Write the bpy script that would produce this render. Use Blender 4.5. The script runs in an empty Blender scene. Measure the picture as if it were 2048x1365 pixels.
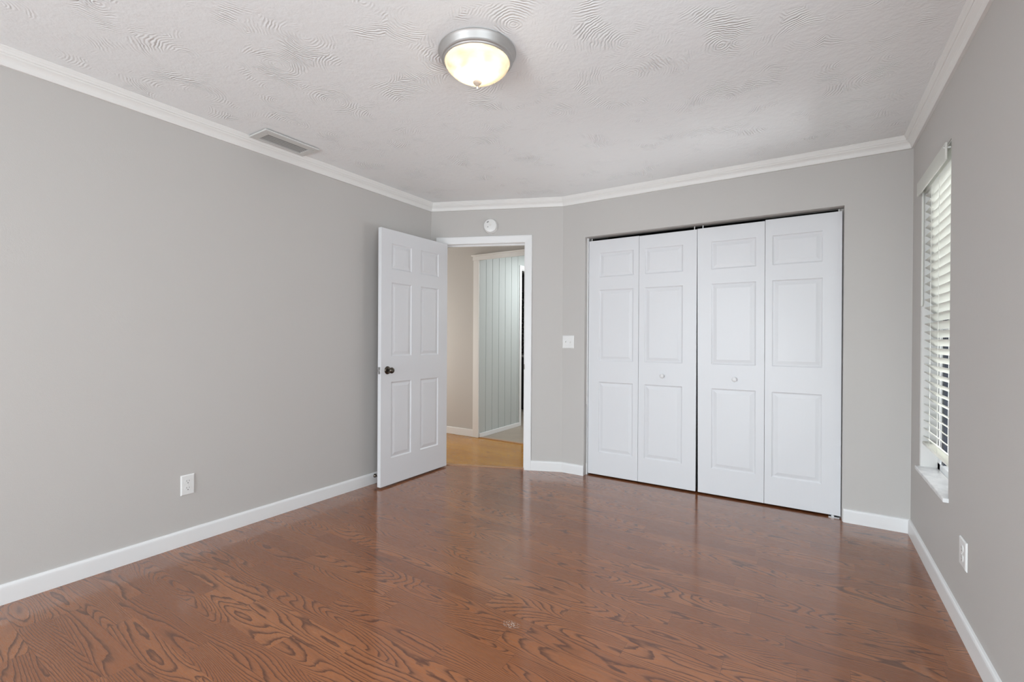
import bpy, bmesh, math, random
from mathutils import Vector, Matrix
S = bpy.context.scene
COL = S.collection
random.seed(7)

# ------------------------------------------------------------------ camera
F_PX, YAW, PITCH, ROLL, EYE = 927.893, 0.5710774, -0.003889, 0.0058024, 1.1845
f0 = Vector((-math.sin(YAW), math.cos(YAW), 0)); r0 = Vector((math.cos(YAW), math.sin(YAW), 0)); u0 = Vector((0, 0, 1))
fw = f0 * math.cos(PITCH) + u0 * math.sin(PITCH)
up = u0 * math.cos(PITCH) - f0 * math.sin(PITCH)
rt = r0 * math.cos(ROLL) + up * math.sin(ROLL)
up = up * math.cos(ROLL) - r0 * math.sin(ROLL)
cd = bpy.data.cameras.new('camera'); cam = bpy.data.objects.new('camera', cd); COL.objects.link(cam)
cd.sensor_width = 36.0; cd.sensor_fit = 'HORIZONTAL'; cd.lens = F_PX / 2048 * 36.0; cd.clip_start = 0.02
m = Matrix.Identity(4)
for i in range(3):
    m[i][0], m[i][1], m[i][2] = rt[i], up[i], -fw[i]
m[2][3] = EYE
cam.matrix_world = m
S.camera = cam

# ------------------------------------------------------------------ world, daylight, exposure
w = bpy.data.worlds.new('world'); S.world = w; w.use_nodes = True
bg = w.node_tree.nodes['Background']; bg.inputs[0].default_value = (0.84, 0.93, 1.0, 1); bg.inputs[1].default_value = 3.4
S.view_settings.view_transform = 'Standard'; S.view_settings.look = 'None'
S.view_settings.gamma = 1.0; S.view_settings.use_curve_mapping = False
S.view_settings.exposure = -0.03

def area(name, loc, direction, sx, sy, power, col):
    l = bpy.data.lights.new(name, 'AREA'); l.shape = 'RECTANGLE'; l.size = sx; l.size_y = sy; l.energy = power; l.color = col
    o = bpy.data.objects.new(name, l); COL.objects.link(o); o.location = loc
    o.rotation_euler = Vector(direction).to_track_quat('-Z', 'Z').to_euler()
    return o
def point(name, loc, power, col, r, parent=None):
    l = bpy.data.lights.new(name, 'POINT'); l.energy = power; l.color = col; l.shadow_soft_size = r
    o = bpy.data.objects.new(name, l); COL.objects.link(o); o.location = loc
    if parent: o.parent = parent
    return o
# fill through added windows behind and beside the camera, then daylight through the blinds
area('added_back_window_light', (-3.4, -8.0, 3.3), (0.22, 1, -0.13), 6.0, 3.2, 1020, (0.82, 0.93, 1.0))
area('added_back_bounce_light', (-1.5, -3.05, 0.75), (0.65, 1, 0.65), 2.2, 0.9, 90, (0.90, 0.965, 1.0))
area('added_right_window_light', (0.74, 0.20, 1.35), (-1, 0.12, 0), 1.5, 1.5, 30, (0.86, 0.95, 1.0))
area('sunlit_ground_side_window', (1.55, 3.15, 0.50), (-1, 0, 1.0), 1.1, 1.0, 75, (0.96, 0.98, 1.0))
area('sky_side_window', (2.35, 3.15, 2.70), (-1, 0, -0.65), 1.4, 1.5, 160, (0.92, 0.97, 1.0))
# unseen area lights added to brighten the hallway and the tiled room behind it
area('hall_fill', (-5.15, 3.86, 1.15), (1, 0.1, -0.05), 0.9, 1.5, 37, (0.98, 0.96, 0.92))
area('tiled_room_fill', (-2.4, 5.6, 2.42), (0, 0, -1), 0.6, 0.6, 41, (0.93, 0.98, 1.0))

# ------------------------------------------------------------------ materials
def mat(name, col, rough=0.5, metal=0.0, spec=0.5):
    mt = bpy.data.materials.new(name); mt.use_nodes = True
    b = mt.node_tree.nodes['Principled BSDF']
    b.inputs['Base Color'].default_value = (*col, 1); b.inputs['Roughness'].default_value = rough
    b.inputs['Metallic'].default_value = metal; b.inputs['Specular IOR Level'].default_value = spec
    return mt
class N:
    """small node-graph helper"""
    def __init__(s, mt): s.t = mt.node_tree; s.b = s.t.nodes['Principled BSDF']
    def n(s, typ, **kw):
        nd = s.t.nodes.new(typ)
        for k, v in kw.items(): setattr(nd, k, v)
        return nd
    def l(s, a, b): s.t.links.new(a, b)
    def inp(s, sock, v):
        if isinstance(v, (int, float)): sock.default_value = v
        elif isinstance(v, tuple): sock.default_value = v
        else: s.l(v, sock)
    def math(s, op, a, b=0.0, c=0.0):
        nd = s.n('ShaderNodeMath', operation=op)
        s.inp(nd.inputs[0], a); s.inp(nd.inputs[1], b); s.inp(nd.inputs[2], c)
        return nd.outputs[0]
    def comb(s, x, y, z=0.0):
        nd = s.n('ShaderNodeCombineXYZ'); s.inp(nd.inputs[0], x); s.inp(nd.inputs[1], y); s.inp(nd.inputs[2], z); return nd.outputs[0]
    def pos(s):
        g = s.n('ShaderNodeNewGeometry'); sp = s.n('ShaderNodeSeparateXYZ'); s.l(g.outputs['Position'], sp.inputs[0])
        return g.outputs['Position'], sp.outputs[0], sp.outputs[1], sp.outputs[2]
    def noise(s, vec, scale, detail=2.0, rough=0.5, dist=0.0):
        nd = s.n('ShaderNodeTexNoise'); s.l(vec, nd.inputs['Vector']); nd.inputs['Scale'].default_value = scale
        nd.inputs['Detail'].default_value = detail; nd.inputs['Roughness'].default_value = rough; nd.inputs['Distortion'].default_value = dist
        return nd.outputs['Fac']
    def white(s, vec):
        nd = s.n('ShaderNodeTexWhiteNoise', noise_dimensions='3D'); s.l(vec, nd.inputs['Vector']); return nd.outputs['Value'], nd.outputs['Color']
    def ramp(s, fac, stops):
        nd = s.n('ShaderNodeValToRGB'); s.l(fac, nd.inputs[0]); cr = nd.color_ramp
        while len(cr.elements) < len(stops): cr.elements.new(0.5)
        for e, (p, c) in zip(cr.elements, stops): e.position = p; e.color = (*c, 1) if len(c) == 3 else c
        return nd.outputs[0]
    def mix(s, fac, a, b, blend='MIX'):
        nd = s.n('ShaderNodeMix', data_type='RGBA', blend_type=blend); s.inp(nd.inputs[0], fac)
        for i, v in ((6, a), (7, b)):
            if isinstance(v, tuple): nd.inputs[i].default_value = (*v, 1)
            else: s.l(v, nd.inputs[i])
        return nd.outputs[2]
    def bump(s, h, strength, dist):
        nd = s.n('ShaderNodeBump'); nd.inputs['Strength'].default_value = strength; nd.inputs['Distance'].default_value = dist
        s.l(h, nd.inputs['Height']); s.l(nd.outputs[0], s.b.inputs['Normal'])

def wall_paint(name, col):
    mt = mat(name, col, 0.62, spec=0.25); g = N(mt); p, x, y, z = g.pos()
    h = g.noise(p, 260, 2.0, 0.5); h2 = g.noise(p, 55, 2.0)
    g.bump(g.math('ADD', h, g.math('MULTIPLY', h2, 0.8)), 0.12, 0.0025)
    return mt
M_WALL = wall_paint('greige_wall_paint', (0.542, 0.522, 0.502))
M_HALL = wall_paint('tan_wall_paint', (0.54, 0.515, 0.485))
def ceiling_mat():
    mt = mat('brushed_swirl_ceiling', (0.865, 0.88, 0.885), 0.75, spec=0.15); g = N(mt); p, x, y, z = g.pos()
    v = g.n('ShaderNodeTexVoronoi', feature='F1', voronoi_dimensions='2D'); g.l(p, v.inputs['Vector']); v.inputs['Scale'].default_value = 3.6
    nz = g.noise(p, 9, 2.0); nf = g.noise(p, 40, 2.0)
    ph = g.math('ADD', g.math('MULTIPLY', v.outputs['Distance'], 125.0), g.math('ADD', g.math('MULTIPLY', nz, 22.0), g.math('MULTIPLY', nf, 5.0)))
    wv = g.math('SINE', ph)
    msk = g.ramp(g.noise(p, 4.5, 3.0, 0.6), [(0.50, (0, 0, 0)), (0.66, (1, 1, 1))])
    h = g.math('ADD', g.math('MULTIPLY', wv, g.math('MULTIPLY', msk, 0.6)), g.math('MULTIPLY', g.noise(p, 28, 3.0, 0.6), 1.0))
    g.bump(h, 0.70, 0.004)
    return mt
M_CEIL = ceiling_mat()
M_WHITE = mat('white_trim_paint', (0.80, 0.80, 0.80), 0.38, spec=0.4)
M_CROWN = mat('cream_crown_paint', (0.79, 0.78, 0.76), 0.45, spec=0.35)
def door_mat():
    mt = mat('embossed_white_door_paint', (0.72, 0.725, 0.745), 0.42, spec=0.4); g = N(mt); p, x, y, z = g.pos()
    st = g.n('ShaderNodeMapping'); g.l(p, st.inputs[0]); st.inputs['Scale'].default_value = (1, 1, 0.07)
    nn = g.noise(st.outputs[0], 12, 2.0, 0.5, 0.3); ring = g.math('SINE', g.math('MULTIPLY', nn, 110.0))
    fine = g.noise(st.outputs[0], 210, 1.0)
    g.bump(g.math('ADD', g.math('MULTIPLY', ring, 0.35), fine), 0.06, 0.002)
    return mt
M_DOOR = door_mat()
M_PLATE = mat('white_plastic', (0.80, 0.80, 0.79), 0.3)
M_PLATE2 = mat('off_white_plastic', (0.76, 0.75, 0.73), 0.4)
M_SLOT = mat('dark_slot', (0.06, 0.06, 0.06), 0.6)
M_GREYSLOT = mat('grey_recess', (0.30, 0.30, 0.30), 0.6)
M_BRONZE = mat('dark_bronze_metal', (0.10, 0.085, 0.07), 0.25, 0.9)
M_NICKEL = mat('brushed_nickel', (0.50, 0.49, 0.48), 0.5, 0.8)
M_STEEL = mat('zinc_steel', (0.45, 0.45, 0.45), 0.35, 0.9)
M_DARK = mat('closet_shade_black', (0.02, 0.02, 0.02), 0.9)  # near-black stands in for the shade inside the closet
M_BLACK = mat('black_cabinet_paint', (0.012, 0.012, 0.013), 0.35)
M_COUNTER = mat('grey_stone_countertop', (0.33, 0.33, 0.32), 0.3)
M_VENT = mat('grey_enamel', (0.62, 0.62, 0.60), 0.45)
M_LOUVER = mat('grey_louver_enamel', (0.42, 0.42, 0.41), 0.5)
M_DUCT = mat('duct_shade_black', (0.025, 0.025, 0.025), 0.8)
M_FRAME = mat('white_window_frame', (0.80, 0.81, 0.82), 0.35)
M_DKVIEW = mat('dark_navy_view', (0.018, 0.022, 0.034), 0.4)

def oak(name, y0, pitch, length, light, mid, dark, rough=0.30, contrast=1.0, scuff=None, coat=1.0):
    mt = mat(name, mid, rough); g = N(mt); p, x, y, z = g.pos()
    v = g.math('DIVIDE', g.math('SUBTRACT', y, y0), pitch); row = g.math('FLOOR', v)
    rr, _ = g.white(g.comb(row, 3.7, 0.3))
    u = g.math('ADD', g.math('DIVIDE', x, length), g.math('MULTIPLY', rr, 7.31)); cell = g.math('FLOOR', u)
    r1, rc = g.white(g.comb(row, cell, 1.9))
    r2, _ = g.white(g.comb(cell, row, 8.4))
    # figure: contour lines of a stretched noise give straight grain and cathedrals
    gx = g.math('ADD', g.math('MULTIPLY', x, 1.25), g.math('MULTIPLY', r1, 61.0))
    gy = g.math('ADD', g.math('MULTIPLY', y, 8.0), g.math('MULTIPLY', r2, 47.0))
    vec = g.comb(gx, gy, g.math('MULTIPLY', r1, 19.0))
    fig = g.noise(vec, 1.0, 0.7, 0.35, 0.0)
    wig = g.noise(g.comb(g.math('MULTIPLY', x, 22.0), g.math('MULTIPLY', y, 70.0), r1), 1.0, 2.0)
    ph = g.math('ADD', g.math('MULTIPLY', fig, g.math('ADD', 20.0, g.math('MULTIPLY', rr, 14.0))), g.math('ADD', g.math('MULTIPLY', wig, 0.45), g.math('MULTIPLY', y, g.math('MULTIPLY', g.math('ADD', r2, 0.15), 100.0))))
    tri = g.math('FRACT', ph)
    line = g.ramp(tri, [(0.0, (0.65,) * 3), (0.05, (1.0,) * 3), (0.16, (0.75,) * 3), (0.32, (0.25,) * 3), (0.60, (0.08,) * 3), (0.94, (0.0,) * 3), (1.0, (0.65,) * 3)])
    pores = g.noise(g.comb(g.math('MULTIPLY', x, 16.0), g.math('MULTIPLY', y, 420.0), r2), 1.0, 2.0, 0.6)
    pm = g.ramp(pores, [(0.42, (1, 1, 1)), (0.60, (0, 0, 0))])
    tone = g.noise(g.comb(g.math('MULTIPLY', x, 1.2), g.math('MULTIPLY', y, 7.0), g.math('MULTIPLY', r2, 30.0)), 1.0, 2.0)
    base = g.mix(g.math('SUBTRACT', g.math('ADD', g.math('MULTIPLY', r2, 0.8), tone), 0.4), light, mid)
    dk = g.math('MINIMUM', g.math('MULTIPLY', g.math('ADD', g.math('MULTIPLY', line, 0.88), g.math('MULTIPLY', pm, 0.24)), contrast), 1.0)
    colr = g.mix(dk, base, dark)
    # board seams
    vb = g.math('FRACT', g.math('MULTIPLY', v, 0.5)); ve = g.math('MINIMUM', vb, g.math('SUBTRACT', 1.0, vb))
    seam = g.math('LESS_THAN', ve, 0.0045)
    ub = g.math('FRACT', u); ue = g.math('MINIMUM', ub, g.math('SUBTRACT', 1.0, ub))
    seam2 = g.math('LESS_THAN', ue, 0.0012)
    sm = g.math('MAXIMUM', g.math('MULTIPLY', seam, 0.55), g.math('MULTIPLY', seam2, 0.35))
    colr = g.mix(sm, colr, tuple(c * 0.55 for c in dark))
    if scuff:
        cx, cy = scuff
        dx = g.math('SUBTRACT', x, cx); dy = g.math('SUBTRACT', y, cy)
        d2 = g.math("SQRT", g.math("ADD", g.math("MULTIPLY", dx, g.math("MULTIPLY", dx, 0.45)), g.math("MULTIPLY", dy, dy)))
        near = g.ramp(d2, [(0.010, (1, 1, 1)), (0.030, (0, 0, 0))])
        sp = g.ramp(g.noise(p, 160, 3.0, 0.7), [(0.52, (0, 0, 0)), (0.60, (1, 1, 1))])
        colr = g.mix(g.math('MULTIPLY', g.math('MULTIPLY', near, sp), 0.8), colr, (0.72, 0.66, 0.60))
    g.b.inputs['Specular IOR Level'].default_value = 0.12
    g.b.inputs['Coat Weight'].default_value = coat; g.b.inputs['Coat Roughness'].default_value = 0.14; g.b.inputs['Coat IOR'].default_value = 1.55
    g.l(colr, g.b.inputs['Base Color'])
    g.l(g.math('ADD', rough - 0.04, g.math('MULTIPLY', dk, 0.10)), g.b.inputs['Roughness'])
    g.bump(g.math('SUBTRACT', 1.0, g.math('ADD', g.math('MULTIPLY', dk, 0.15), sm)), 0.04, 0.0008)
    return mt
M_FLOOR = oak('red_oak_laminate', 0.492, 0.0985, 0.62, (0.385, 0.144, 0.053), (0.27, 0.089, 0.030), (0.095, 0.030, 0.011), 0.30, 1.0, (-1.036, 1.617))
M_HFLOOR = oak('honey_oak_planks', 3.40, 0.095, 0.9, (0.47, 0.235, 0.038), (0.39, 0.18, 0.028), (0.23, 0.095, 0.016), 0.26, 0.75, None, 0.35)
M_THRESH = mat('stained_oak_threshold', (0.36, 0.19, 0.09), 0.35)
def tile_mat():
    mt = mat('beige_floor_tile', (0.42, 0.37, 0.32), 0.35); g = N(mt); p, x, y, z = g.pos()
    def edge(c): 
        fr = g.math('FRACT', g.math('DIVIDE', c, 0.33)); return g.math('LESS_THAN', fr, 0.02)
    gr = g.math('MAXIMUM', edge(x), edge(y))
    base = g.mix(g.noise(p, 6, 4.0), (0.27, 0.22, 0.17), (0.38, 0.32, 0.26))
    g.l(g.mix(gr, base, (0.24, 0.22, 0.2)), g.b.inputs['Base Color'])
    return mt
M_TILE = tile_mat()
def panel_mat():
    mt = mat('pale_sage_panel_paint', (0.50, 0.53, 0.52), 0.5, spec=0.3); return mt
M_PANEL = panel_mat()
M_GROOVE = mat('dark_panel_groove', (0.10, 0.11, 0.11), 0.8)
def mosaic_mat():
    mt = mat('dark_mosaic_tile', (0.05, 0.05, 0.05), 0.25); g = N(mt); p, x, y, z = g.pos()
    ix = g.math('FLOOR', g.math('DIVIDE', x, 0.024)); iz = g.math('FLOOR', g.math('DIVIDE', z, 0.024))
    r, _ = g.white(g.comb(ix, iz, 0.5))
    g.l(g.ramp(r, [(0.0, (0.01, 0.01, 0.01)), (0.6, (0.03, 0.03, 0.03)), (0.8, (0.12, 0.11, 0.10)), (1.0, (0.35, 0.33, 0.30))]), g.b.inputs['Base Color'])
    return mt
M_MOSAIC = mosaic_mat()
def marble_mat():
    mt = mat('white_marble_sill', (0.82, 0.82, 0.82), 0.25); g = N(mt); p, x, y, z = g.pos()
    g.l(g.ramp(g.noise(p, 14, 5.0, 0.6, 0.8), [(0.40, (0.84, 0.84, 0.84)), (0.62, (0.72, 0.72, 0.73))]), g.b.inputs['Base Color'])
    return mt
M_MARBLE = marble_mat()
def slat_mat():
    mt = mat('white_faux_wood_slat', (0.85, 0.85, 0.82), 0.4); g = N(mt)
    tr = g.n('ShaderNodeBsdfTranslucent'); tr.inputs[0].default_value = (0.85, 0.85, 0.80, 1)
    mx = g.n('ShaderNodeMixShader'); mx.inputs[0].default_value = 0.38
    out = g.t.nodes['Material Output']
    g.l(g.b.outputs[0], mx.inputs[1]); g.l(tr.outputs[0], mx.inputs[2]); g.l(mx.outputs[0], out.inputs[0])
    return mt
M_SLAT = slat_mat()
def pane_mat():
    mt = bpy.data.materials.new('clear_window_glass'); mt.use_nodes = True; t = mt.node_tree; t.nodes.clear()
    o = t.nodes.new('ShaderNodeOutputMaterial'); tr = t.nodes.new('ShaderNodeBsdfTransparent'); gl = t.nodes.new('ShaderNodeBsdfGlossy')
    gl.inputs['Roughness'].default_value = 0.02; fr = t.nodes.new('ShaderNodeFresnel'); fr.inputs[0].default_value = 1.45
    mx = t.nodes.new('ShaderNodeMixShader'); t.links.new(fr.outputs[0], mx.inputs[0]); t.links.new(tr.outputs[0], mx.inputs[1]); t.links.new(gl.outputs[0], mx.inputs[2])
    t.links.new(mx.outputs[0], o.inputs[0]); return mt
M_PANE = pane_mat()
M_REVEAL = mat('warm_white_reveal_paint', (0.66, 0.65, 0.63), 0.5)
def shade_mat():
    mt = bpy.data.materials.new('alabaster_glass'); mt.use_nodes = True; t = mt.node_tree; t.nodes.clear()
    o = t.nodes.new('ShaderNodeOutputMaterial')
    tl = t.nodes.new('ShaderNodeBsdfTranslucent'); tl.inputs[0].default_value = (1.0, 0.93, 0.80, 1)
    df = t.nodes.new('ShaderNodeBsdfPrincipled'); df.inputs['Base Color'].default_value = (0.88, 0.80, 0.66, 1); df.inputs['Roughness'].default_value = 0.25
    tp = t.nodes.new('ShaderNodeBsdfTransparent')
    a = t.nodes.new('ShaderNodeMixShader'); a.inputs[0].default_value = 0.65
    b = t.nodes.new('ShaderNodeMixShader'); b.inputs[0].default_value = 0.055
    nz = t.nodes.new('ShaderNodeTexNoise'); nz.inputs['Scale'].default_value = 9; nz.inputs['Detail'].default_value = 3; nz.inputs['Distortion'].default_value = 1.5
    cr = t.nodes.new('ShaderNodeValToRGB'); cr.color_ramp.elements[0].color = (0.055, 0.044, 0.029, 1); cr.color_ramp.elements[1].color = (0.085, 0.074, 0.055, 1)
    cr.color_ramp.elements[0].position = 0.35; cr.color_ramp.elements[1].position = 0.6
    t.links.new(nz.outputs[0], cr.inputs[0]); t.links.new(cr.outputs[0], tl.inputs[0])
    t.links.new(df.outputs[0], a.inputs[1]); t.links.new(tl.outputs[0], a.inputs[2])
    t.links.new(a.outputs[0], b.inputs[1]); t.links.new(tp.outputs[0], b.inputs[2]); t.links.new(b.outputs[0], o.inputs[0])
    return mt
M_SHADE = shade_mat()
M_BULB = mat('lit_bulb', (1, 0.95, 0.85), 0.4)
M_BULB.node_tree.nodes['Principled BSDF'].inputs['Emission Color'].default_value = (1.0, 0.84, 0.60, 1)
M_BULB.node_tree.nodes['Principled BSDF'].inputs['Emission Strength'].default_value = 1.2
M_FINIAL = mat('tan_finial_enamel', (0.52, 0.43, 0.35), 0.4)

# ------------------------------------------------------------------ mesh helpers
def obj(name, bm, mt, parent=None, smooth=False, bevel=0.0, kind=None, label=None, cat=None, group=None):
    bmesh.ops.recalc_face_normals(bm, faces=bm.faces[:])
    me = bpy.data.meshes.new(name); bm.to_mesh(me); bm.free()
    for mm in (mt if isinstance(mt, (list, tuple)) else [mt]): me.materials.append(mm)
    o = bpy.data.objects.new(name, me); COL.objects.link(o)
    if parent: o.parent = parent
    if smooth:
        for f in me.polygons: f.use_smooth = True
        md = o.modifiers.new('edge', 'EDGE_SPLIT'); md.split_angle = math.radians(38)
    if bevel:
        b = o.modifiers.new('bevel', 'BEVEL'); b.width = bevel; b.segments = 2; b.limit_method = 'ANGLE'
    tag(o, label, cat, group, kind)
    return o
def tag(o, label=None, cat=None, group=None, kind=None):
    if label: o['label'] = label
    if cat: o['category'] = cat
    if group: o['group'] = group
    if kind: o['kind'] = kind
def thing(name, loc, label, cat, group=None, kind=None, rz=0.0):
    o = bpy.data.objects.new(name, None); COL.objects.link(o); o.location = loc; o.rotation_euler = (0, 0, rz); o.empty_display_size = 0.05
    tag(o, label, cat, group, kind); return o
def box(bm, x0, x1, y0, y1, z0, z1, M=None):
    vs = [bm.verts.new(Vector((x, y, z)) if M is None else M @ Vector((x, y, z))) for z in (z0, z1) for y in (y0, y1) for x in (x0, x1)]
    for f in ((0, 1, 3, 2), (4, 6, 7, 5), (0, 4, 5, 1), (2, 3, 7, 6), (0, 2, 6, 4), (1, 5, 7, 3)): bm.faces.new([vs[i] for i in f])
def boxes(*bs, M=None):
    bm = bmesh.new()
    for b in bs: box(bm, *b, M=M)
    return bm
def lathe(prof, seg=48, M=None, caps=True):
    """prof: list of (r, h) revolved about local Z"""
    bm = bmesh.new(); rings = []
    for r, h in prof:
        if r < 1e-6: rings.append([bm.verts.new((M @ Vector((0, 0, h))) if M else (0, 0, h))])
        else:
            rings.append([])
            for i in range(seg):
                a = 2 * math.pi * i / seg; q = Vector((r * math.cos(a), r * math.sin(a), h)); rings[-1].append(bm.verts.new(M @ q if M else q))
    for A, B in zip(rings, rings[1:]):
        for i in range(seg):
            j = (i + 1) % seg
            if len(A) == 1 and len(B) == 1: continue
            if len(A) == 1: bm.faces.new((A[0], B[i], B[j]))
            elif len(B) == 1: bm.faces.new((A[i], B[0], A[j]))
            else: bm.faces.new((A[i], B[i], B[j], A[j]))
    if caps:
        for R in (rings[0], rings[-1]):
            if len(R) > 2: bm.faces.new(R)
    return bm
def poly_prism(pts, z0, z1):
    bm = bmesh.new(); a = [bm.verts.new((x, y, z0)) for x, y in pts]; b = [bm.verts.new((x, y, z1)) for x, y in pts]
    bm.faces.new(a); bm.faces.new(b); n = len(pts)
    for i in range(n): bm.faces.new((a[i], a[(i + 1) % n], b[(i + 1) % n], b[i]))
    return bm
def sweep(path, prof, i):
    """the i-th segment of a moulding along path with mitred corners; room on the right of the walking direction"""
    P = [Vector(p) for p in path]
    def nrm(k): d = (P[k + 1] - P[k]).normalized(); return Vector((d.y, -d.x))
    def off(k):
        ns = [nrm(j) for j in (k - 1, k) if 0 <= j < len(P) - 1]
        if len(ns) == 1: return ns[0]
        return (ns[0] + ns[1]) / (1 + ns[0].dot(ns[1]))
    bm = bmesh.new(); ends = []
    for k in (i, i + 1):
        o = off(k); ends.append([bm.verts.new((P[k].x + o.x * d, P[k].y + o.y * d, z)) for d, z in prof])
    n = len(prof)
    for j in range(n): bm.faces.new((ends[0][j], ends[0][(j + 1) % n], ends[1][(j + 1) % n], ends[1][j]))
    bm.faces.new(ends[0]); bm.faces.new(ends[1]); return bm
def tube(bm, p0, p1, r, seg=10):
    p0, p1 = Vector(p0), Vector(p1); q = (p1 - p0).to_track_quat('Z', 'Y'); R = []
    for p in (p0, p1): R.append([bm.verts.new(p + q @ Vector((r * math.cos(2 * math.pi * i / seg), r * math.sin(2 * math.pi * i / seg), 0))) for i in range(seg)])
    for i in range(seg): bm.faces.new((R[0][i], R[0][(i + 1) % seg], R[1][(i + 1) % seg], R[1][i]))
    bm.faces.new(R[0]); bm.faces.new(R[1])
RINGS = [(0.0, 0.0), (0.004, 0.005), (0.010, 0.0075), (0.015, 0.0072), (0.037, 0.0022), (0.039, 0.0022)]
def panel_slab(w, h, t, panels, both=True):
    """moulded door slab: x 0..w, z 0..h, front face at y=0 looking to -y, back at y=t; panels (x0,x1,z0,z1) pressed into the faces"""
    bm = bmesh.new()
    xs = sorted({0.0, w} | {p[0] for p in panels} | {p[1] for p in panels}); zs = sorted({0.0, h} | {p[2] for p in panels} | {p[3] for p in panels})
    def face(yf, sgn):
        cache = {}
        def V(x, z, d=0.0):
            k = (round(x, 5), round(z, 5), round(d, 5))
            if k not in cache: cache[k] = bm.verts.new((x, yf + sgn * d, z))
            return cache[k]
        for xa, xb in zip(xs, xs[1:]):
            for za, zb in zip(zs, zs[1:]):
                hit = [p for p in panels if p[0] <= xa + 1e-6 and p[1] >= xb - 1e-6 and p[2] <= za + 1e-6 and p[3] >= zb - 1e-6]
                if not hit: bm.faces.new((V(xa, za), V(xb, za), V(xb, zb), V(xa, zb))); continue
                p = hit[0]
                if abs(p[0] - xa) > 1e-6 or abs(p[1] - xb) > 1e-6 or abs(p[2] - za) > 1e-6 or abs(p[3] - zb) > 1e-6: continue
                prev = None
                for ins, dep in RINGS:
                    q = [V(xa + ins, za + ins, dep), V(xb - ins, za + ins, dep), V(xb - ins, zb - ins, dep), V(xa + ins, zb - ins, dep)]
                    if prev:
                        for i in range(4): bm.faces.new((prev[i], prev[(i + 1) % 4], q[(i + 1) % 4], q[i]))
                    prev = q
                bm.faces.new(prev)
        return V
    A = face(0.0, 1)
    if both: B = face(t, -1)
    else:
        cb = {}
        def B(x, z):
            k = (round(x, 5), round(z, 5))
            if k not in cb: cb[k] = bm.verts.new((x, t, z))
            return cb[k]
    rim = [(x, 0.0) for x in xs] + [(w, z) for z in zs[1:]] + [(x, h) for x in xs[::-1][1:]] + [(0.0, z) for z in zs[::-1][1:-1]]
    n = len(rim)
    for i in range(n):
        a, b = rim[i], rim[(i + 1) % n]; bm.faces.new((A(*a), A(*b), B(*b), B(*a)))
    if not both: bm.faces.new([B(*r) for r in rim])
    return bm
def grid_panels(x0, x1, cols, rows): return [(c0, c1, r0, r1) for c0, c1 in cols for r0, r1 in rows]

# ------------------------------------------------------------------ room numbers (metres)
XL, XR, YC, YB, H = -2.995, 0.5285, 3.735, -2.60, 2.446
A = Vector((XL, 3.25)); B = Vector((-1.864, YC)); dv = (B - A).normalized(); nn = Vector((-dv.y, dv.x)); LD = (B - A).length
ang = math.atan2(dv.y, dv.x)
MD = Matrix.Translation((A.x, A.y, 0)) @ Matrix.Rotation(ang, 4, 'Z')     # diagonal wall frame: x along, +y to the hall
S0, S1, ZD = 0.120, 0.888, 2.062                                           # bedroom doorway
CX0, CX1, ZCL = -1.650, 0.184, 2.075                                       # closet opening
WY0, WY1, WZ0, WZ1 = 2.822, 3.475, 0.462, 2.10                             # side window opening
TH = 0.115
def at_d(s, n, z=0.0): q = A + dv * s + nn * n; return (q.x, q.y, z)

# ------------------------------------------------------------------ structure: bedroom shell
pe0 = A + dv * (-0.12) + nn * 0.045; pe1 = B + dv * 0.10 + nn * 0.045
obj('floor', poly_prism([(-3.10, -2.70), (0.62, -2.70), (0.62, 4.42), (-1.74, 4.42), (pe1.x, pe1.y), (pe0.x, pe0.y), (-3.10, 3.10)], -0.06, 0.0), M_FLOOR, kind='structure',
    label='glossy reddish brown oak laminate floor with dark cathedral grain', cat='floor')
obj('ceiling', boxes((-5.6, 0.75, -2.9, 8.0, H, H + 0.1)), M_CEIL, kind='structure', label='white ceiling with brushed swirl texture', cat='ceiling')
obj('wall_left', boxes((XL - TH, XL, YB - 0.1, 3.25, 0, H)), M_WALL, kind='structure', label='long greige wall on the left', cat='wall')
obj('wall_diagonal', boxes((-0.05, S0 - 0.018, 0, TH, 0, H), (S1 + 0.018, LD, 0, TH, 0, H), (S0 - 0.018, S1 + 0.018, 0, TH, ZD + 0.018, H), M=MD), M_WALL, kind='structure',
    label='short angled greige wall holding the open doorway', cat='wall')
TC = 0.118
obj('wall_closet', boxes((B.x, CX0, YC, YC + TC, 0, H), (CX1, XR, YC, YC + TC, 0, H), (CX0, CX1, YC, YC + TC, ZCL, H)), M_WALL, kind='structure',
    label='greige wall around the closet opening', cat='wall')
RY0, RY1, RZ0, RZ1 = -0.60, 1.00, 0.55, 2.10                                # unseen window opening added to the right wall for light, beside the viewer
obj('wall_right', boxes((XR, XR + 0.15, YB - 0.1, RY0, 0, H), (XR, XR + 0.15, RY1, WY0, 0, H), (XR, XR + 0.15, RY0, RY1, 0, RZ0), (XR, XR + 0.15, RY0, RY1, RZ1, H), (XR, XR + 0.15, WY1, YC + TC, 0, H), (XR, XR + 0.15, WY0, WY1, 0, WZ0), (XR, XR + 0.15, WY0, WY1, WZ1, H)), M_WALL, kind='structure',
    label='greige wall on the right with the blind-covered window', cat='wall')
bx0, bx1, bz0, bz1 = -2.55, 0.05, 0.20, 2.20
obj('wall_back', boxes((XL, bx0, YB - 0.1, YB, 0, H), (bx1, XR, YB - 0.1, YB, 0, H), (bx0, bx1, YB - 0.1, YB, 0, bz0), (bx0, bx1, YB - 0.1, YB, bz1, H)), M_WALL, kind='structure',
    label='greige wall behind the viewer', cat='wall')
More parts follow.
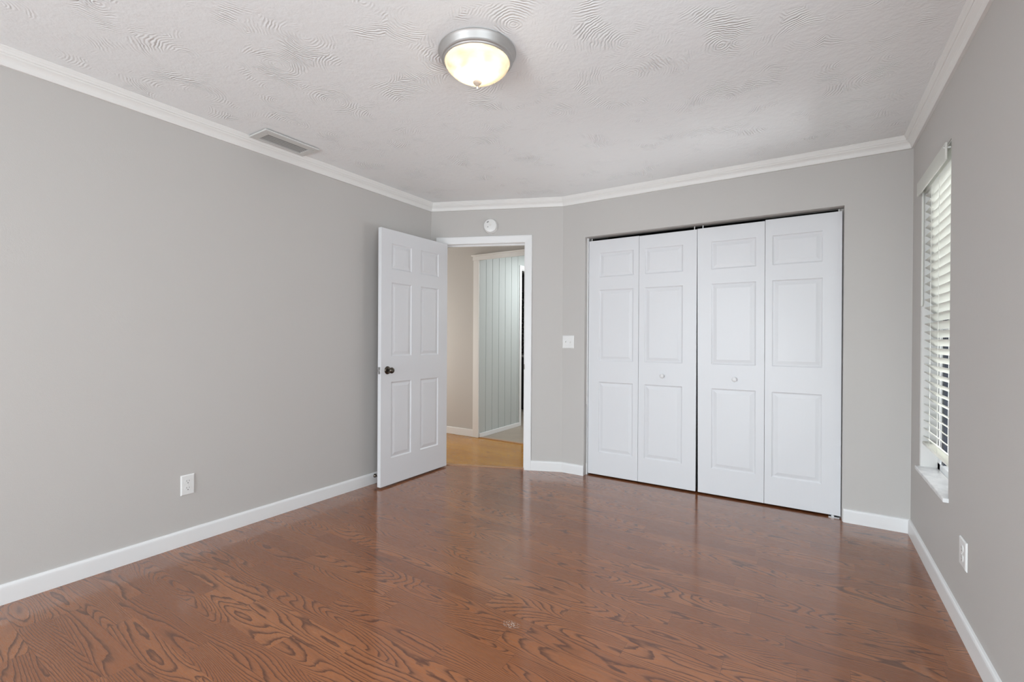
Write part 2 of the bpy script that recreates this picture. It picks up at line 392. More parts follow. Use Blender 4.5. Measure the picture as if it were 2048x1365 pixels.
# closet box behind the bifold doors, near-black to paint in its shade
obj('wall_closet_interior', boxes((CX0 - 0.10, CX1 + 0.34, 4.40, 4.46, 0, H), (CX0 - 0.12, CX0 - 0.08, YC + TC, 4.46, 0, H), (XR, XR + 0.1, YC + TC, 4.46, 0, H), (CX0 - 0.1, XR, YC + TC, 4.42, 2.40, H)), M_DARK, kind='structure',
    label='closet interior behind the bifold doors, its shade painted black', cat='wall')

# mouldings
path = [(XL, YB), (A.x, A.y), (B.x, B.y), (XR, YC), (XR, YB)]
CROWN = [(0, 2.372), (0.013, 2.372), (0.016, 2.379), (0.0175, 2.386), (0.0195, 2.394), (0.0235, 2.401), (0.029, 2.407), (0.0335, 2.4105), (0.0360, 2.4150), (0.0360, 2.4185),
         (0.0400, 2.4195), (0.0425, 2.4240), (0.0445, 2.4290), (0.0465, 2.4310), (0.0485, 2.4350), (0.0510, 2.4390), (0.053, 2.4410), (0.053, H), (0, H)]
for i, (nm, lb) in enumerate([('trim_1', 'cream crown moulding along the top of the left wall'), ('trim_2', 'cream crown moulding above the doorway wall'),
                              ('trim_3', 'cream crown moulding above the closet doors'), ('trim_4', 'cream crown moulding along the top of the right wall')]):
    obj(nm, sweep(path, CROWN, i), M_CROWN, kind='structure', label=lb, cat='crown moulding')
BASE = [(0, 0.0), (0.0134, 0.0), (0.0134, 0.070), (0.0128, 0.077), (0.0105, 0.083), (0.0065, 0.0865), (0, 0.088)]
def sub(p, q, prof): return sweep([p, q], prof, 0)
cr = at_d(0.951, 0)
segs = {'baseboard_left': ([(XL, YB), (XL, 3.24)], 0, 'white baseboard along the left wall'),
        'baseboard_right': ([(0.19, YC), (XR, YC), (XR, YB)], 1, 'white baseboard along the right wall'),
        'baseboard_closet_right': ([(0.190, YC), (XR, YC), (XR, YB)], 0, 'short white baseboard between the closet and the right corner'),
        'baseboard_diagonal': ([(cr[0], cr[1]), (B.x, B.y), (CX0, YC)], 0, 'short white baseboard beside the doorway casing'),
        'baseboard_closet_left': ([(cr[0], cr[1]), (B.x, B.y), (CX0, YC)], 1, 'short white baseboard left of the closet')}
for nm, (pth, i, lb) in segs.items(): obj(nm, sweep(pth, BASE, i), M_WHITE, kind='structure', label=lb, cat='baseboard')

# door frame: jamb, stop, casing
fr = thing('trim_5', (A.x, A.y, 0), 'white painted door frame around the open doorway', 'door frame', kind='structure', rz=ang)
JD = TH + 0.004
obj('jamb', boxes((S0 - 0.018, S0, -0.002, JD, 0, ZD + 0.018), (S1, S1 + 0.018, -0.002, JD, 0, ZD + 0.018), (S0, S1, -0.002, JD, ZD, ZD + 0.018)), M_WHITE, fr)
obj('door_stop_moulding', boxes((S0, S0 + 0.010, 0.040, 0.075, 0, ZD), (S1 - 0.010, S1, 0.040, 0.075, 0, ZD), (S0 + 0.010, S1 - 0.010, 0.040, 0.075, ZD - 0.014, ZD)), M_WHITE, fr)
def casing(x0, x1, zt, cw, y):
    """three mitred boards with a rounded profile, facing -y"""
    prof = [(0.0, 0.0), (0.0, 0.009), (0.006, 0.0105), (0.030, 0.0135), (0.050, 0.016), (cw - 0.004, 0.016), (cw, 0.011), (cw, 0.0)]
    bm = bmesh.new()
    pts = [((x0, 0), (x0, 0)), ((x0, zt), (x0, zt)), ((x1, zt), (x1, zt)), ((x1, 0), (x1, 0))]
    outd = [(-1, 0), (-1, 1), (1, 1), (1, 0)]
    secs = []
    for (p, _), (ox, oz) in zip(pts, outd): secs.append([bm.verts.new((p[0] + ox * d, y - t, p[1] + oz * d)) for d, t in prof])
    n = len(prof)
    for a, b in zip(secs, secs[1:]):
        for j in range(n): bm.faces.new((a[j], a[(j + 1) % n], b[(j + 1) % n], b[j]))
    bm.faces.new(secs[0]); bm.faces.new(secs[-1]); return bm
obj('casing', casing(S0 - 0.006, S1 + 0.004, ZD + 0.004, 0.0625, 0.0), M_WHITE, fr)
obj('strike_plate', boxes((S1 - 0.0012, S1 + 0.0002, 0.002, 0.030, 0.905, 0.965), (S1 - 0.003, S1 + 0.006, -0.0035, 0.002, 0.912, 0.958)), M_BRONZE, fr, label='small bronze strike plate')
obj('trim_6', boxes((S0, S1, 0.018, 0.062, -0.005, 0.006), M=MD), M_THRESH, kind='structure', bevel=0.003, label='thin wooden threshold strip in the doorway', cat='threshold')

# ------------------------------------------------------------------ the open six-panel door (hall face to the room)
LW, LH = 0.786, 2.043
dr = thing('door_1', (-2.822, 2.497, 0.013), 'white six-panel bedroom door standing open against the left wall', 'door', kind='structure', rz=math.radians(90))
# local x runs along +Y of the room, local -y faces +X
cols = [(0.109, 0.330), (0.440, 0.665)]; rows = [(0.213, 0.823), (1.030, 1.620), (1.729, 1.934)]
obj('door_leaf', panel_slab(LW, LH, 0.035, [(c[0], c[1], r[0], r[1]) for c in cols for r in rows]), M_DOOR, dr, bevel=0.0015)
kz, kx = 0.919, 0.069
RX = Matrix.Translation((kx, 0.0, kz)) @ Matrix.Rotation(math.radians(90), 4, 'X')
KNOB = [(0.0, 0.064), (0.010, 0.0635), (0.016, 0.061), (0.0215, 0.056), (0.0245, 0.049), (0.0235, 0.042), (0.018, 0.036), (0.012, 0.031), (0.010, 0.026), (0.0105, 0.012)]
ROSE = [(0.0105, 0.012), (0.018, 0.011), (0.026, 0.008), (0.031, 0.004), (0.0325, 0.0)]
kn = obj('door_knob', lathe(KNOB, 40, RX, caps=False), M_BRONZE, dr, smooth=True, label='round dark bronze knob')
obj('rosette', lathe(ROSE, 40, RX, caps=False), M_BRONZE, kn, smooth=True)
RX2 = Matrix.Translation((kx, 0.035, kz)) @ Matrix.Rotation(math.radians(-90), 4, 'X')
kn2 = obj('door_knob', lathe(KNOB, 32, RX2, caps=False), M_BRONZE, dr, smooth=True); obj('rosette', lathe(ROSE, 32, RX2, caps=False), M_BRONZE, kn2, smooth=True)
obj('latch', boxes((-0.0012, 0.0004, 0.006, 0.029, kz - 0.028, kz + 0.028), (-0.011, 0.0, 0.011, 0.024, kz - 0.008, kz + 0.008)), M_STEEL, dr, bevel=0.001)
for z in (0.22, 1.02, 1.82):
    bm = bmesh.new(); tube(bm, (LW + 0.006, 0.041, z - 0.045), (LW + 0.006, 0.041, z + 0.045), 0.006); box(bm, LW - 0.001, LW + 0.002, 0.004, 0.040, z - 0.044, z + 0.044)
    obj('hinge', bm, M_BRONZE, dr)

# ------------------------------------------------------------------ closet bifold doors
YD, ZB, ZT = 3.792, 0.013, 2.046
rowsb = [(0.197, 0.806), (0.989, 1.602), (1.712, 1.922)]
def bifold(name, leaves, knob_x, label):
    t = thing(name, (leaves[0][0], YD, ZB), label, 'closet door', kind='structure')
    for x0, x1, p0, p1, dz, sl, sr in leaves:
        o = obj('door_leaf', panel_slab(x1 - x0, ZT - ZB + dz, 0.034, [(p0 - x0, p1 - x0, a, b) for a, b in rowsb], both=False), M_DOOR, t, bevel=0.0012); o.location = (x0 - leaves[0][0], 0, 0)
        for vv in o.data.vertices: vv.co.x += vv.co.z / (ZT - ZB) * (sl + (sr - sl) * min(1, max(0, vv.co.x / (x1 - x0))))   # leaves hang slightly out of plumb
    R = Matrix.Translation((knob_x - leaves[0][0], 0, 0.896 - ZB)) @ Matrix.Rotation(math.radians(90), 4, 'X')
    obj('knob', lathe([(0, 0.030), (0.008, 0.0292), (0.0145, 0.026), (0.0175, 0.021), (0.0165, 0.015), (0.011, 0.010), (0.0085, 0.006), (0.010, 0.0), ], 32, R, caps=False), M_WHITE, t, smooth=True)
    xs = (leaves[0][0] + 0.022, leaves[1][1] - 0.022)
    for x in xs:
        bm = bmesh.new(); tube(bm, (x - leaves[0][0], 0.012, ZT - ZB - 0.01), (x - leaves[0][0], 0.012, ZT - ZB + 0.024), 0.0035)
        obj('pivot_pin', bm, M_PLATE, t)
    return t
d2 = bifold('door_2', [(-1.637, -1.1945, -1.541, -1.240, 0.0, 0, 0), (-1.1925, -0.740, -1.143, -0.844, -0.003, 0, -0.001)], -0.996, 'left pair of white panelled bifold closet doors')
d3 = bifold('door_3', [(-0.7225, -0.2725, -0.625, -0.328, 0.0, -0.0165, -0.006), (-0.2705, 0.1795, -0.225, 0.072, 0.007, -0.006, -0.004)], -0.470, 'right pair of white panelled bifold closet doors')
obj('floor_bracket', boxes((0.835, 0.895, -0.012, 0.022, -0.013, -0.008), (0.850, 0.866, -0.004, 0.012, -0.013, 0.0)), M_STEEL, d3, label='small steel pivot bracket on the floor')
obj('trim_7', boxes((CX0, CX0 + 0.010, YC + 0.050, YC + TC, 0, ZCL - 0.001)), M_WHITE, kind='structure', label='narrow white jamb strip at the left edge of the closet', cat='trim')
obj('trim_8', boxes((CX1 - 0.024, CX1, YD + 0.036, YC + TC, 0, ZCL - 0.001)), M_WALL, kind='structure', label='narrow greige jamb strip at the right edge of the closet', cat='trim')
# dark grey line low on the closet's left edge
obj('trim_9', boxes((CX0 - 0.001, CX0 + 0.0015, YC + 0.043, YC + 0.050, 0.10, 0.62)), M_GREYSLOT, kind='structure', label='dark line at the left edge of the closet', cat='paint wear')

# ------------------------------------------------------------------ side window and blind
wn = thing('window_1', (0.60, 3.15, WZ0), 'white framed window behind the horizontal blind', 'window', kind='structure')
def wbox(*bs):
    bm = bmesh.new()
    for b in bs: box(bm, b[0] - 0.60, b[1] - 0.60, b[2] - 3.15, b[3] - 3.15, b[4] - WZ0, b[5] - WZ0)
    return bm
obj('frame', wbox((0.605, 0.655, WY0, WY0 + 0.045, WZ0, WZ1), (0.605, 0.655, WY1 - 0.060, WY1, WZ0, WZ1), (0.605, 0.655, WY0, WY1, WZ0, WZ0 + 0.05), (0.605, 0.655, WY0, WY1, WZ1 - 0.05, WZ1)), M_FRAME, wn, bevel=0.003)
obj('dark_view_bar', wbox((0.612, 0.640, WY1 - 0.098, WY1 - 0.060, WZ0 + 0.05, WZ1 - 0.05)), M_DKVIEW, wn, label='dark bar between the slats in place of the dark view through the glass')  # dark bar added for the dark outdoors showing through the glass
obj('meeting_rail', wbox((0.610, 0.645, WY0 + 0.045, WY1 - 0.06, 1.25, 1.29)), M_FRAME, wn)
obj('pane', wbox((0.630, 0.633, WY0 + 0.045, WY1 - 0.060, WZ0 + 0.05, WZ1 - 0.05)), M_PANE, wn)
obj('reveal', wbox((XR + 0.003, 0.605, WY1 - 0.006, WY1 - 0.0005, WZ0 + 0.016, WZ1), (XR + 0.003, 0.605, WY0 + 0.0005, WY0 + 0.006, WZ0 + 0.016, WZ1), (XR + 0.003, 0.605, WY0, WY1, WZ1 - 0.006, WZ1 - 0.0005)), M_REVEAL, wn, label='white painted window reveal')
obj('window_sill', wbox((0.508, 0.605, WY0 - 0.010, WY1 + 0.000, WZ0 - 0.004, WZ0 + 0.016)), M_MARBLE, wn, bevel=0.004, label='white marble sill with a chipped near end')

bl = thing('window_blind', (0.563, 3.15, 2.02), 'white slatted horizontal blind hanging in the window on the right wall', 'blind')
def bbox(*bs):
    bm = bmesh.new()
    for b in bs: box(bm, b[0] - 0.563, b[1] - 0.563, b[2] - 3.15, b[3] - 3.15, b[4] - 2.02, b[5] - 2.02)
    return bm
BY0, BY1 = WY0 + 0.010, WY1 - 0.0075
obj('headrail', bbox((0.536, 0.590, BY0, BY1, 2.020, 2.075)), M_SLAT, bl, bevel=0.002)
va = obj('valance', bbox((0.508, 0.516, WY0 + 0.004, WY1 + 0.012, 2.010, 2.088)), M_SLAT, bl, bevel=0.002)
obj('valance_clip', bbox((0.505, 0.530, WY0 + 0.016, WY0 + 0.028, 2.064, 2.070)), M_PLATE, va)
tilt = math.radians(40); pitch_s = 0.0452; z0s = 1.992
nsl = 31
slat0 = None
for k in range(nsl):
    zc = z0s - k * pitch_s
    if zc < 0.635: break
    if slat0 is None:
        bm = bmesh.new(); hw = 0.025; R = Matrix.Rotation(tilt, 4, 'Y')
        n = 8; tp, bt = [], []
        for i in range(n + 1):
            xx = -hw + 2 * hw * i / n; cam_z = 0.0022 * (1 - (xx / hw) ** 2)
            for sgn, L in ((0.0017, tp), (-0.0017, bt)): L.append([bm.verts.new(R @ Vector((xx, yy, cam_z + sgn))) for yy in (BY0 - 3.15, BY1 - 3.15)])
        for L in (tp, bt):
            for a, b in zip(L, L[1:]): bm.faces.new((a[0], a[1], b[1], b[0]))
        for a, b in ((tp[0], bt[0]), (tp[-1], bt[-1])): bm.faces.new((a[0], a[1], b[1], b[0]))
        for e in (0, 1):
            for i in range(n): bm.faces.new((tp[i][e], tp[i + 1][e], bt[i + 1][e], bt[i][e]))
        slat0 = o = obj('slat', bm, M_SLAT, bl)
    else:
        o = slat0.copy(); COL.objects.link(o); o.parent = bl
    o.location = (0, 0, zc - 2.02)
zlast = zc
obj('bottom_rail', bbox((0.538, 0.588, BY0, BY1, 0.606, 0.622)), M_SLAT, bl, bevel=0.003)
for yy in (3.13, 3.31):
    bm = bmesh.new()
    for xx in (0.5425, 0.5835): tube(bm, (xx - 0.563, yy - 3.15, 0.61 - 2.02), (xx - 0.563, yy - 3.15, 0.0), 0.0011, 6)
    obj('ladder_cord', bm, M_SLAT, bl)
bm = bmesh.new(); tube(bm, (0.530 - 0.563, 3.452 - 3.15, 1.385 - 2.02), (0.530 - 0.563, 3.452 - 3.15, 2.03 - 2.02), 0.0055, 12)
obj('tilt_wand', bm, M_SLAT, bl)

# what stands outside the side window
obj('garden_wall', boxes((2.6, 2.8, -1.0, 16.0, -0.3, 3.2)), mat('light_grey_outdoor_paint', (0.30, 0.31, 0.32), 0.8), kind='structure', label='light grey outdoor wall seen between the blind slats', cat='wall')

# unseen back window (behind the viewer), added to let in fill light
bw = thing('added_back_window', ((bx0 + bx1) / 2, YB - 0.05, bz0), 'unseen white framed window added behind the viewer for light', 'window', kind='structure')
cxm = (bx0 + bx1) / 2
obj('frame', boxes((bx0 - cxm, bx0 - cxm + 0.05, -0.03, 0.03, 0, bz1 - bz0), (bx1 - cxm - 0.05, bx1 - cxm, -0.03, 0.03, 0, bz1 - bz0), (bx0 - cxm, bx1 - cxm, -0.03, 0.03, 0, 0.05), (bx0 - cxm, bx1 - cxm, -0.03, 0.03, bz1 - bz0 - 0.05, bz1 - bz0)), M_FRAME, bw)

rw = thing('added_right_window', (XR + 0.08, (RY0 + RY1) / 2, RZ0), 'unseen white framed window added for light beside the viewer in the right wall', 'window', kind='structure')  # unseen window added beside the viewer to brighten the room
hw, hz = (RY1 - RY0) / 2, RZ1 - RZ0
obj('frame', boxes((-0.03, 0.03, -hw, -hw + 0.05, 0, hz), (-0.03, 0.03, hw - 0.05, hw, 0, hz), (-0.03, 0.03, -hw, hw, 0, 0.05), (-0.03, 0.03, -hw, hw, hz - 0.05, hz)), M_FRAME, rw)

# ------------------------------------------------------------------ ceiling light
LX, LY = -1.24, 1.635
lt = thing('ceiling_light', (LX, LY, H), 'lit flush-mount ceiling light with brushed nickel ring and frosted glass bowl', 'ceiling light')
ring = [(0.150, 0.0), (0.150, -0.0025), (0.1685, -0.003), (0.170, -0.0045), (0.170, -0.007), (0.167, -0.010), (0.163, -0.018), (0.160, -0.027), (0.1570, -0.032), (0.1555, -0.036), (0.1560, -0.039), (0.1530, -0.042), (0.1495, -0.0430), (0.1475, -0.047), (0.1440, -0.0490), (0.141, -0.047), (0.138, -0.040), (0.150, -0.010), (0.150, 0.0)]
obj('ring', lathe(ring, 96, caps=False), M_NICKEL, lt, smooth=True)
dk = [(0.1405, -0.050), (0.1395, -0.057), (0.134, -0.067), (0.122, -0.080), (0.105, -0.0935), (0.085, -0.106), (0.062, -0.117), (0.038, -0.1255), (0.016, -0.130), (0.0, -0.131)]
dome = []
for i in range(len(dk) - 1):            # smooth the bowl profile
    p0, p1, p2, p3 = dk[max(i - 1, 0)], dk[i], dk[i + 1], dk[min(i + 2, len(dk) - 1)]
    for k in range(4):
        t = k / 4
        dome.append(tuple(0.5 * (2 * b + (c - a) * t + (2 * a - 5 * b + 4 * c - d) * t * t + (3 * b - a - 3 * c + d) * t ** 3) for a, b, c, d in zip(p0, p1, p2, p3)))
dome.append((0.0, -0.131))
lip = [(0.138, -0.042), (0.1425, -0.043), (0.1425, -0.0475)]
sh = obj('glass_shade', lathe(lip + dome, 96, caps=False), M_SHADE, lt, smooth=True, label='glowing alabaster glass bowl')
fin = [(0.0, -0.128), (0.016, -0.1285), (0.0185, -0.131), (0.0175, -0.136), (0.013, -0.1405), (0.009, -0.143), (0.0065, -0.147), (0.0, -0.150)]
fo = obj('finial', lathe(fin, 32, caps=False), M_FINIAL, lt, smooth=True)
obj('finial_tip', lathe([(0, -0.149), (0.0026, -0.1495), (0.0032, -0.153), (0.0042, -0.157), (0.0044, -0.161), (0.0030, -0.1645), (0, -0.166)], 20, caps=False), M_STEEL, fo, smooth=True)
d = Vector((LX, LY)).normalized(); pr = Vector((d.y, -d.x))
for k, (s1, s2) in enumerate([(-0.048, 0.0), (0.046, -0.035)]):
    q = pr * s1 + d * s2
    bo = obj('bulb', lathe([(0, -0.088), (0.010, -0.086), (0.020, -0.079), (0.0235, -0.068), (0.021, -0.056), (0.014, -0.042), (0.012, -0.02)], 24, caps=False), M_BULB, lt, smooth=True); bo.location = (q.x, q.y, 0)
    point('bulb_light', (q.x, q.y, -0.098), 8.0, (1.0, 0.90, 0.76), 0.022, lt)

# ------------------------------------------------------------------ ceiling vent
vt = thing('ceiling_vent', (-2.846, 1.722, H), 'grey rectangular louvred air vent on the ceiling by the left wall', 'vent')
vx0, vx1, vy0, vy1 = -0.096, 0.094, -0.180, 0.182
ix0, ix1, iy0, iy1 = vx0 + 0.030, vx1 - 0.052, vy0 + 0.045, vy1 - 0.042
obj('frame', boxes((vx0, ix0, vy0, vy1, -0.015, -0.004), (ix1, vx1, vy0, vy1, -0.015, -0.004), (ix0, ix1, vy0, iy0, -0.015, -0.004), (ix0, ix1, iy1, vy1, -0.015, -0.004)), M_VENT, vt, bevel=0.002)
obj('duct_shade_plate', boxes((vx0 + 0.01, vx1 - 0.01, vy0 + 0.01, vy1 - 0.01, -0.0025, -0.0005)), M_DUCT, vt)  # flat dark plate, paints the shade inside the duct
nl = 5
for k in range(nl):
    xc = ix0 + (ix1 - ix0) * (k + 0.5) / nl
    M = Matrix.Translation((xc, 0, -0.0090)) @ Matrix.Rotation(math.radians(-32), 4, 'Y')
    obj('louver', boxes((-0.0042, 0.0042, iy0, iy1, -0.0008, 0.0008), M=M), M_LOUVER, vt)
for yy in (vy0 + 0.028, vy1 - 0.024): obj('screw', lathe([(0, -0.0165), (0.003, -0.016), (0.004, -0.014)], 16, Matrix.Translation((vx1 - 0.035, yy, 0)), caps=False), M_STEEL, vt)

# ------------------------------------------------------------------ smoke detector above the doorway
sd = thing('smoke_detector', at_d(0.572, -0.0005, 2.217), 'round white smoke detector on the wall above the doorway', 'smoke detector', rz=ang)
RYm = Matrix.Rotation(math.radians(90), 4, 'X')
obj('base', lathe([(0, 0.0), (0.066, 0.0), (0.0665, 0.006), (0.064, 0.012), (0, 0.012)], 64, RYm, caps=False), M_PLATE2, sd, smooth=True)
obj('body', lathe([(0, 0.012), (0.059, 0.012), (0.0605, 0.016), (0.0600, 0.033), (0.0575, 0.038), (0.052, 0.0405), (0, 0.0415)], 64, RYm, caps=False), M_PLATE, sd, smooth=True)
def disc_on(x, z, r, y0, y1): return lathe([(0, y1), (r * 0.9, y1), (r, y1 - 0.0005), (r, y0)], 24, Matrix.Translation((x, 0, z)) @ RYm, caps=False)
obj('test_button', disc_on(0.002, 0.004, 0.010, 0.040, 0.043), M_PLATE2, sd)
M = Matrix.Translation((-0.021, -0.0418, 0.033)) @ Matrix.Rotation(math.radians(-30), 4, 'Y')
obj('sensor_window', boxes((-0.010, 0.010, -0.001, 0.002, -0.005, 0.005), M=M), M_GREYSLOT, sd)
obj('indicator_light', disc_on(-0.020, -0.012, 0.0035, 0.040, 0.0432), M_SLOT, sd)
for k in range(5):
    a = math.radians(195 + 35 * k)
    obj('sound_slot', boxes((-0.0012, 0.0012, -0.0005, 0.001, -0.004, 0.004), M=Matrix.Translation((0.030 * math.cos(a), -0.0412, 0.030 * math.sin(a))) @ Matrix.Rotation(-a, 4, 'Y')), M_PLATE2, sd)

# ------------------------------------------------------------------ switch and outlets; local frame: x right, z up, -y out of the wall
def plate_bm(w, h, t): 
    bm = bmesh.new(); a = [bm.verts.new((sx * w / 2, 0, sz * h / 2)) for sx, sz in ((-1, -1), (1, -1), (1, 1), (-1, 1))]
    b = [bm.verts.new((sx * w / 2, -t * 0.45, sz * h / 2)) for sx, sz in ((-1, -1), (1, -1), (1, 1), (-1, 1))]
    c = [bm.verts.new((sx * (w / 2 - 0.005), -t, sz * (h / 2 - 0.005))) for sx, sz in ((-1, -1), (1, -1), (1, 1), (-1, 1))]
    for P, Q in ((a, b), (b, c)):
        for i in range(4): bm.faces.new((P[i], P[(i + 1) % 4], Q[(i + 1) % 4], Q[i]))
    bm.faces.new(a); bm.faces.new(c); return bm
def outlet(loc, rz, label, w=0.070):
    t = thing('wall_outlet', loc, label, 'outlet', 'duplex wall outlets', rz=rz)
    obj('cover_plate', plate_bm(w, 0.115, 0.006), M_PLATE, t)
    for zc in (0.0195, -0.0195):
        pts = []
        for i in range(32):
            a = 2 * math.pi * i / 32; pts.append((0.0172 * math.cos(a), max(-0.0142, min(0.0142, 0.0172 * math.sin(a)))))
        bm = bmesh.new(); f = [bm.verts.new((x, -0.0075, zc + z)) for x, z in pts]; b = [bm.verts.new((x, -0.004, zc + z)) for x, z in pts]
        bm.faces.new(f)
        for i in range(32): bm.faces.new((f[i], f[(i + 1) % 32], b[(i + 1) % 32], b[i]))
        r = obj('receptacle', bm, M_PLATE, t)
        obj('slot', boxes((-0.0078, -0.0052, -0.0078, -0.0070, zc - 0.001, zc + 0.0075)), M_GREYSLOT, r); obj('slot', boxes((0.0052, 0.0078, -0.0078, -0.0070, zc + 0.000, zc + 0.0070)), M_GREYSLOT, r)
        obj('ground_hole', lathe([(0, 0.0079), (0.0026, 0.0079), (0.0026, 0.007)], 16, Matrix.Translation((0, 0, zc - 0.0085)) @ RYm, caps=False), M_SLOT, r)
    obj('screw', lathe([(0, 0.0078), (0.0022, 0.0074), (0.003, 0.006)], 16, RYm, caps=False), M_PLATE2, t)
    return t
outlet((XL + 0.0005, 1.2305, 0.341), math.radians(90), 'white two-socket outlet low on the left wall')
outlet((XR - 0.0005, 2.557, 0.331), math.radians(-90), 'white outlet low on the right wall below the window', 0.098)
sw = thing('light_switch', (-1.806, YC - 0.0005, 1.163), 'white two-gang light switch on the wall left of the closet', 'light switch')
obj('cover_plate', plate_bm(0.112, 0.114, 0.006), M_PLATE, sw)
for x, up_ in ((-0.023, -1), (0.023, 1)):
    tg = obj('toggle', boxes((x - 0.0045, x + 0.0045, -0.018, -0.005, -0.006, 0.006), M=Matrix.Rotation(math.radians(16 * up_), 4, 'X')), M_PLATE, sw, bevel=0.0012)
    obj('toggle_slot', boxes((x - 0.0052, x + 0.0052, -0.0064, -0.0058, -0.012, 0.012)), M_PLATE2, sw)
    for z in (0.030, -0.030): obj('screw', lathe([(0, 0.0072), (0.002, 0.007), (0.0028, 0.006)], 16, Matrix.Translation((x, 0, z)) @ RYm, caps=False), M_PLATE2, sw)

# ------------------------------------------------------------------ door stop on the baseboard behind the door
ds = thing('door_bumper', (XL + 0.0134, 2.580, 0.064), 'small bronze door stop screwed to the left baseboard behind the open door', 'door stop')
RYX = Matrix.Rotation(math.radians(90), 4, 'Y')
obj('base_flange', lathe([(0.0, 0.0), (0.015, 0.0), (0.0145, 0.004), (0.010, 0.010), (0.0065, 0.017), (0.005, 0.022)], 32, RYX), M_BRONZE, ds, smooth=True)
obj('stem', lathe([(0.005, 0.020), (0.0042, 0.03), (0.0042, 0.095)], 20, RYX), M_BRONZE, ds, smooth=True)
obj('rubber_tip', lathe([(0.006, 0.094), (0.0085, 0.097), (0.0085, 0.112), (0.006, 0.117), (0, 0.118)], 20, RYX), M_PLATE2, ds, smooth=True)

# ------------------------------------------------------------------ hallway seen through the doorway
YH = 4.47
hp0 = A + dv * (-2.6) + nn * 0.045; hp1 = B + dv * 0.25 + nn * 0.045
obj('floor_hall', poly_prism([(-5.2, 3.20), (-3.12, 3.20), (pe0.x, pe0.y), (pe1.x, pe1.y), (-1.74, YH + 0.01), (-5.2, YH + 0.01)], -0.06, -0.001), M_HFLOOR, kind='structure', label='honey oak plank floor of the hallway', cat='floor')
obj('wall_hall', boxes((-5.2, -3.352, YH, YH + 0.10, 0, H), (-3.352, -1.4, YH, YH + 0.10, 2.15, H)), M_HALL, kind='structure', label='tan hallway wall seen through the doorway', cat='wall')
obj('wall_hall_near', boxes((-5.2, XL - TH, 3.20, 3.26, 0, H), (-5.26, -5.2, 3.2, YH, 0, H)), M_HALL, kind='structure', label='hallway wall behind the left wall', cat='wall')
obj('baseboard_hall', boxes((-5.2, -3.42, YH - 0.0134, YH, -0.001, 0.088)), M_WHITE, kind='structure', bevel=0.004, label='white baseboard of the hallway wall', cat='baseboard')
ho = thing('trim_10', (-3.38, YH, 0), 'white post and capped header of the hallway opening', 'cased opening', kind='structure')
obj('post', boxes((-0.040, 0.043, -0.018, -0.0005, 0, 2.128)), M_CROWN, ho, bevel=0.003)
obj('header', boxes((-0.046, 1.9, -0.024, -0.0005, 2.128, 2.178)), M_CROWN, ho, bevel=0.003)
obj('cap', boxes((-0.060, 1.9, -0.040, -0.0005, 2.178, 2.192)), M_CROWN, ho, bevel=0.003)
obj('trim_11', boxes((-3.335, -1.5, YH - 0.01, YH + 0.03, -0.001, 0.006)), M_THRESH, kind='structure', label='wooden strip where hallway planks meet floor tiles', cat='threshold')
# tiled room with the panelled wall on its left
XP = -3.337
obj('floor_tile', boxes((-5.6, -1.4, YH + 0.01, 8.0, -0.06, -0.001)), M_TILE, kind='structure', label='beige tile floor beyond the hallway', cat='floor')
ys = [YH + 0.0005, 4.603, 4.739, 4.882, 5.027, 5.177, 5.333, 5.372]
bm = bmesh.new()
for a, b in zip(ys, ys[1:]): box(bm, XP - 0.012, XP, a + 0.0025, b - 0.0025, 0, H)
box(bm, XP - 0.012, XP, 5.37, 6.30, 2.15, H); box(bm, XP - 0.012, XP, 6.30, 8.0, 0, H)
obj('wall_panelled', bm, M_PANEL, kind='structure', label='pale sage plank-panelled wall with a doorway at its far end', cat='wall', bevel=0.002)
obj('wall_panelled_backing', boxes((XP - 0.10, XP - 0.010, YH + 0.10, 5.43, 0, H), (XP - 0.10, XP - 0.010, 6.27, 8.0, 0, H), (XP - 0.10, XP - 0.010, 5.43, 6.27, 2.14, H)), M_GROOVE, kind='structure', label='dark backing in the grooves of the panelled wall', cat='wall')
obj('baseboard_panelled', boxes((XP, XP + 0.013, YH + 0.001, 5.385, -0.001, 0.050)), M_WHITE, kind='structure', bevel=0.003, label='white baseboard of the panelled wall', cat='baseboard')
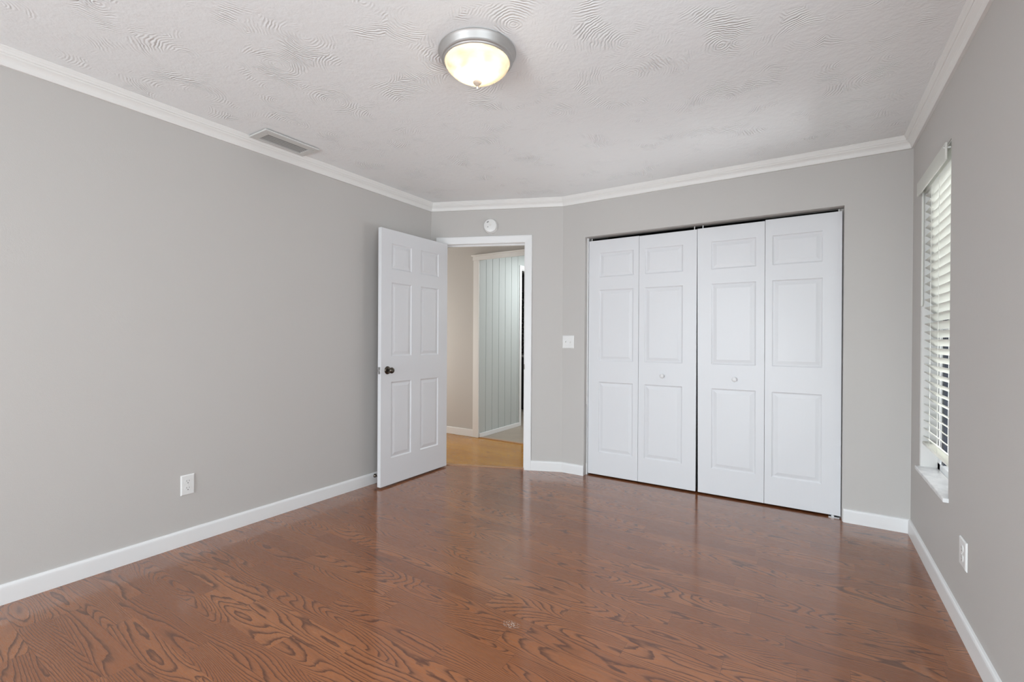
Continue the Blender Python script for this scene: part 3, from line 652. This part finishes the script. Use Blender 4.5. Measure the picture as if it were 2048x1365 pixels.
kc = thing('trim_12', (XP, 5.370, 0), 'white casing of the doorway in the panelled wall', 'door frame', kind='structure')
obj('casing', boxes((0, 0.012, 0.0, 0.050, 0, 2.195), (0, 0.012, 0.050, 0.87, 2.138, 2.195), (0, 0.016, 0.87, 0.93, 0, 2.195)), M_WHITE, kc, bevel=0.003)
obj('jamb', boxes((-0.11, 0.0, 0.046, 0.056, 0, 2.14), (-0.11, 0.0, 0.87, 0.882, 0, 2.14), (-0.11, 0.0, 0.062, 0.87, 2.128, 2.14)), M_WHITE, kc)
obj('wall_tile_room', boxes((-1.5, -1.4, YH, 8.0, 0, H), (-5.6, -1.4, 7.9, 8.0, 0, H), (-5.7, -5.6, YH + 0.1, 8.0, 0, H), (-5.6, XP - 0.1, YH + 0.1, YH + 0.14, 0, H), (-1.80, -1.70, 3.80, YH, 0, H)), M_HALL, kind='structure', label='wall of the rooms beyond the hallway', cat='wall')
# dark kitchen corner glimpsed through that doorway
obj('wall_backsplash', boxes((-5.4, XP - 0.1, 7.20, 7.90, 0.93, 2.07)), M_MOSAIC, kind='structure', label='dark mosaic backsplash glimpsed past the doorway', cat='wall')
cb = thing('base_cabinet', (-4.25, 6.85, 0), 'black base cabinet with grey top glimpsed past the far doorway', 'cabinet')
obj('body', boxes((-0.75, 0.75, -0.21, 0.33, 0.09, 0.885), (-0.75, 0.75, -0.15, 0.33, 0.0, 0.09)), M_BLACK, cb)
for k in range(3): obj('door', boxes((-0.745 + 0.5 * k, -0.255 + 0.5 * k, -0.228, -0.21, 0.10, 0.875)), M_BLACK, cb, bevel=0.002)
obj('countertop', boxes((-0.76, 0.76, -0.25, 0.34, 0.885, 0.922)), M_COUNTER, cb, bevel=0.003)
uc = thing('wall_cabinet', (-4.17, 7.03, 1.06), 'white wall cabinet edge glimpsed past the far doorway', 'cabinet')
obj('body', boxes((0.0, 0.45, -0.15, 0.165, 0.0, 0.98)), M_WHITE, uc); obj('door', boxes((0.002, 0.448, -0.168, -0.15, 0.002, 0.978)), M_WHITE, uc, bevel=0.002)
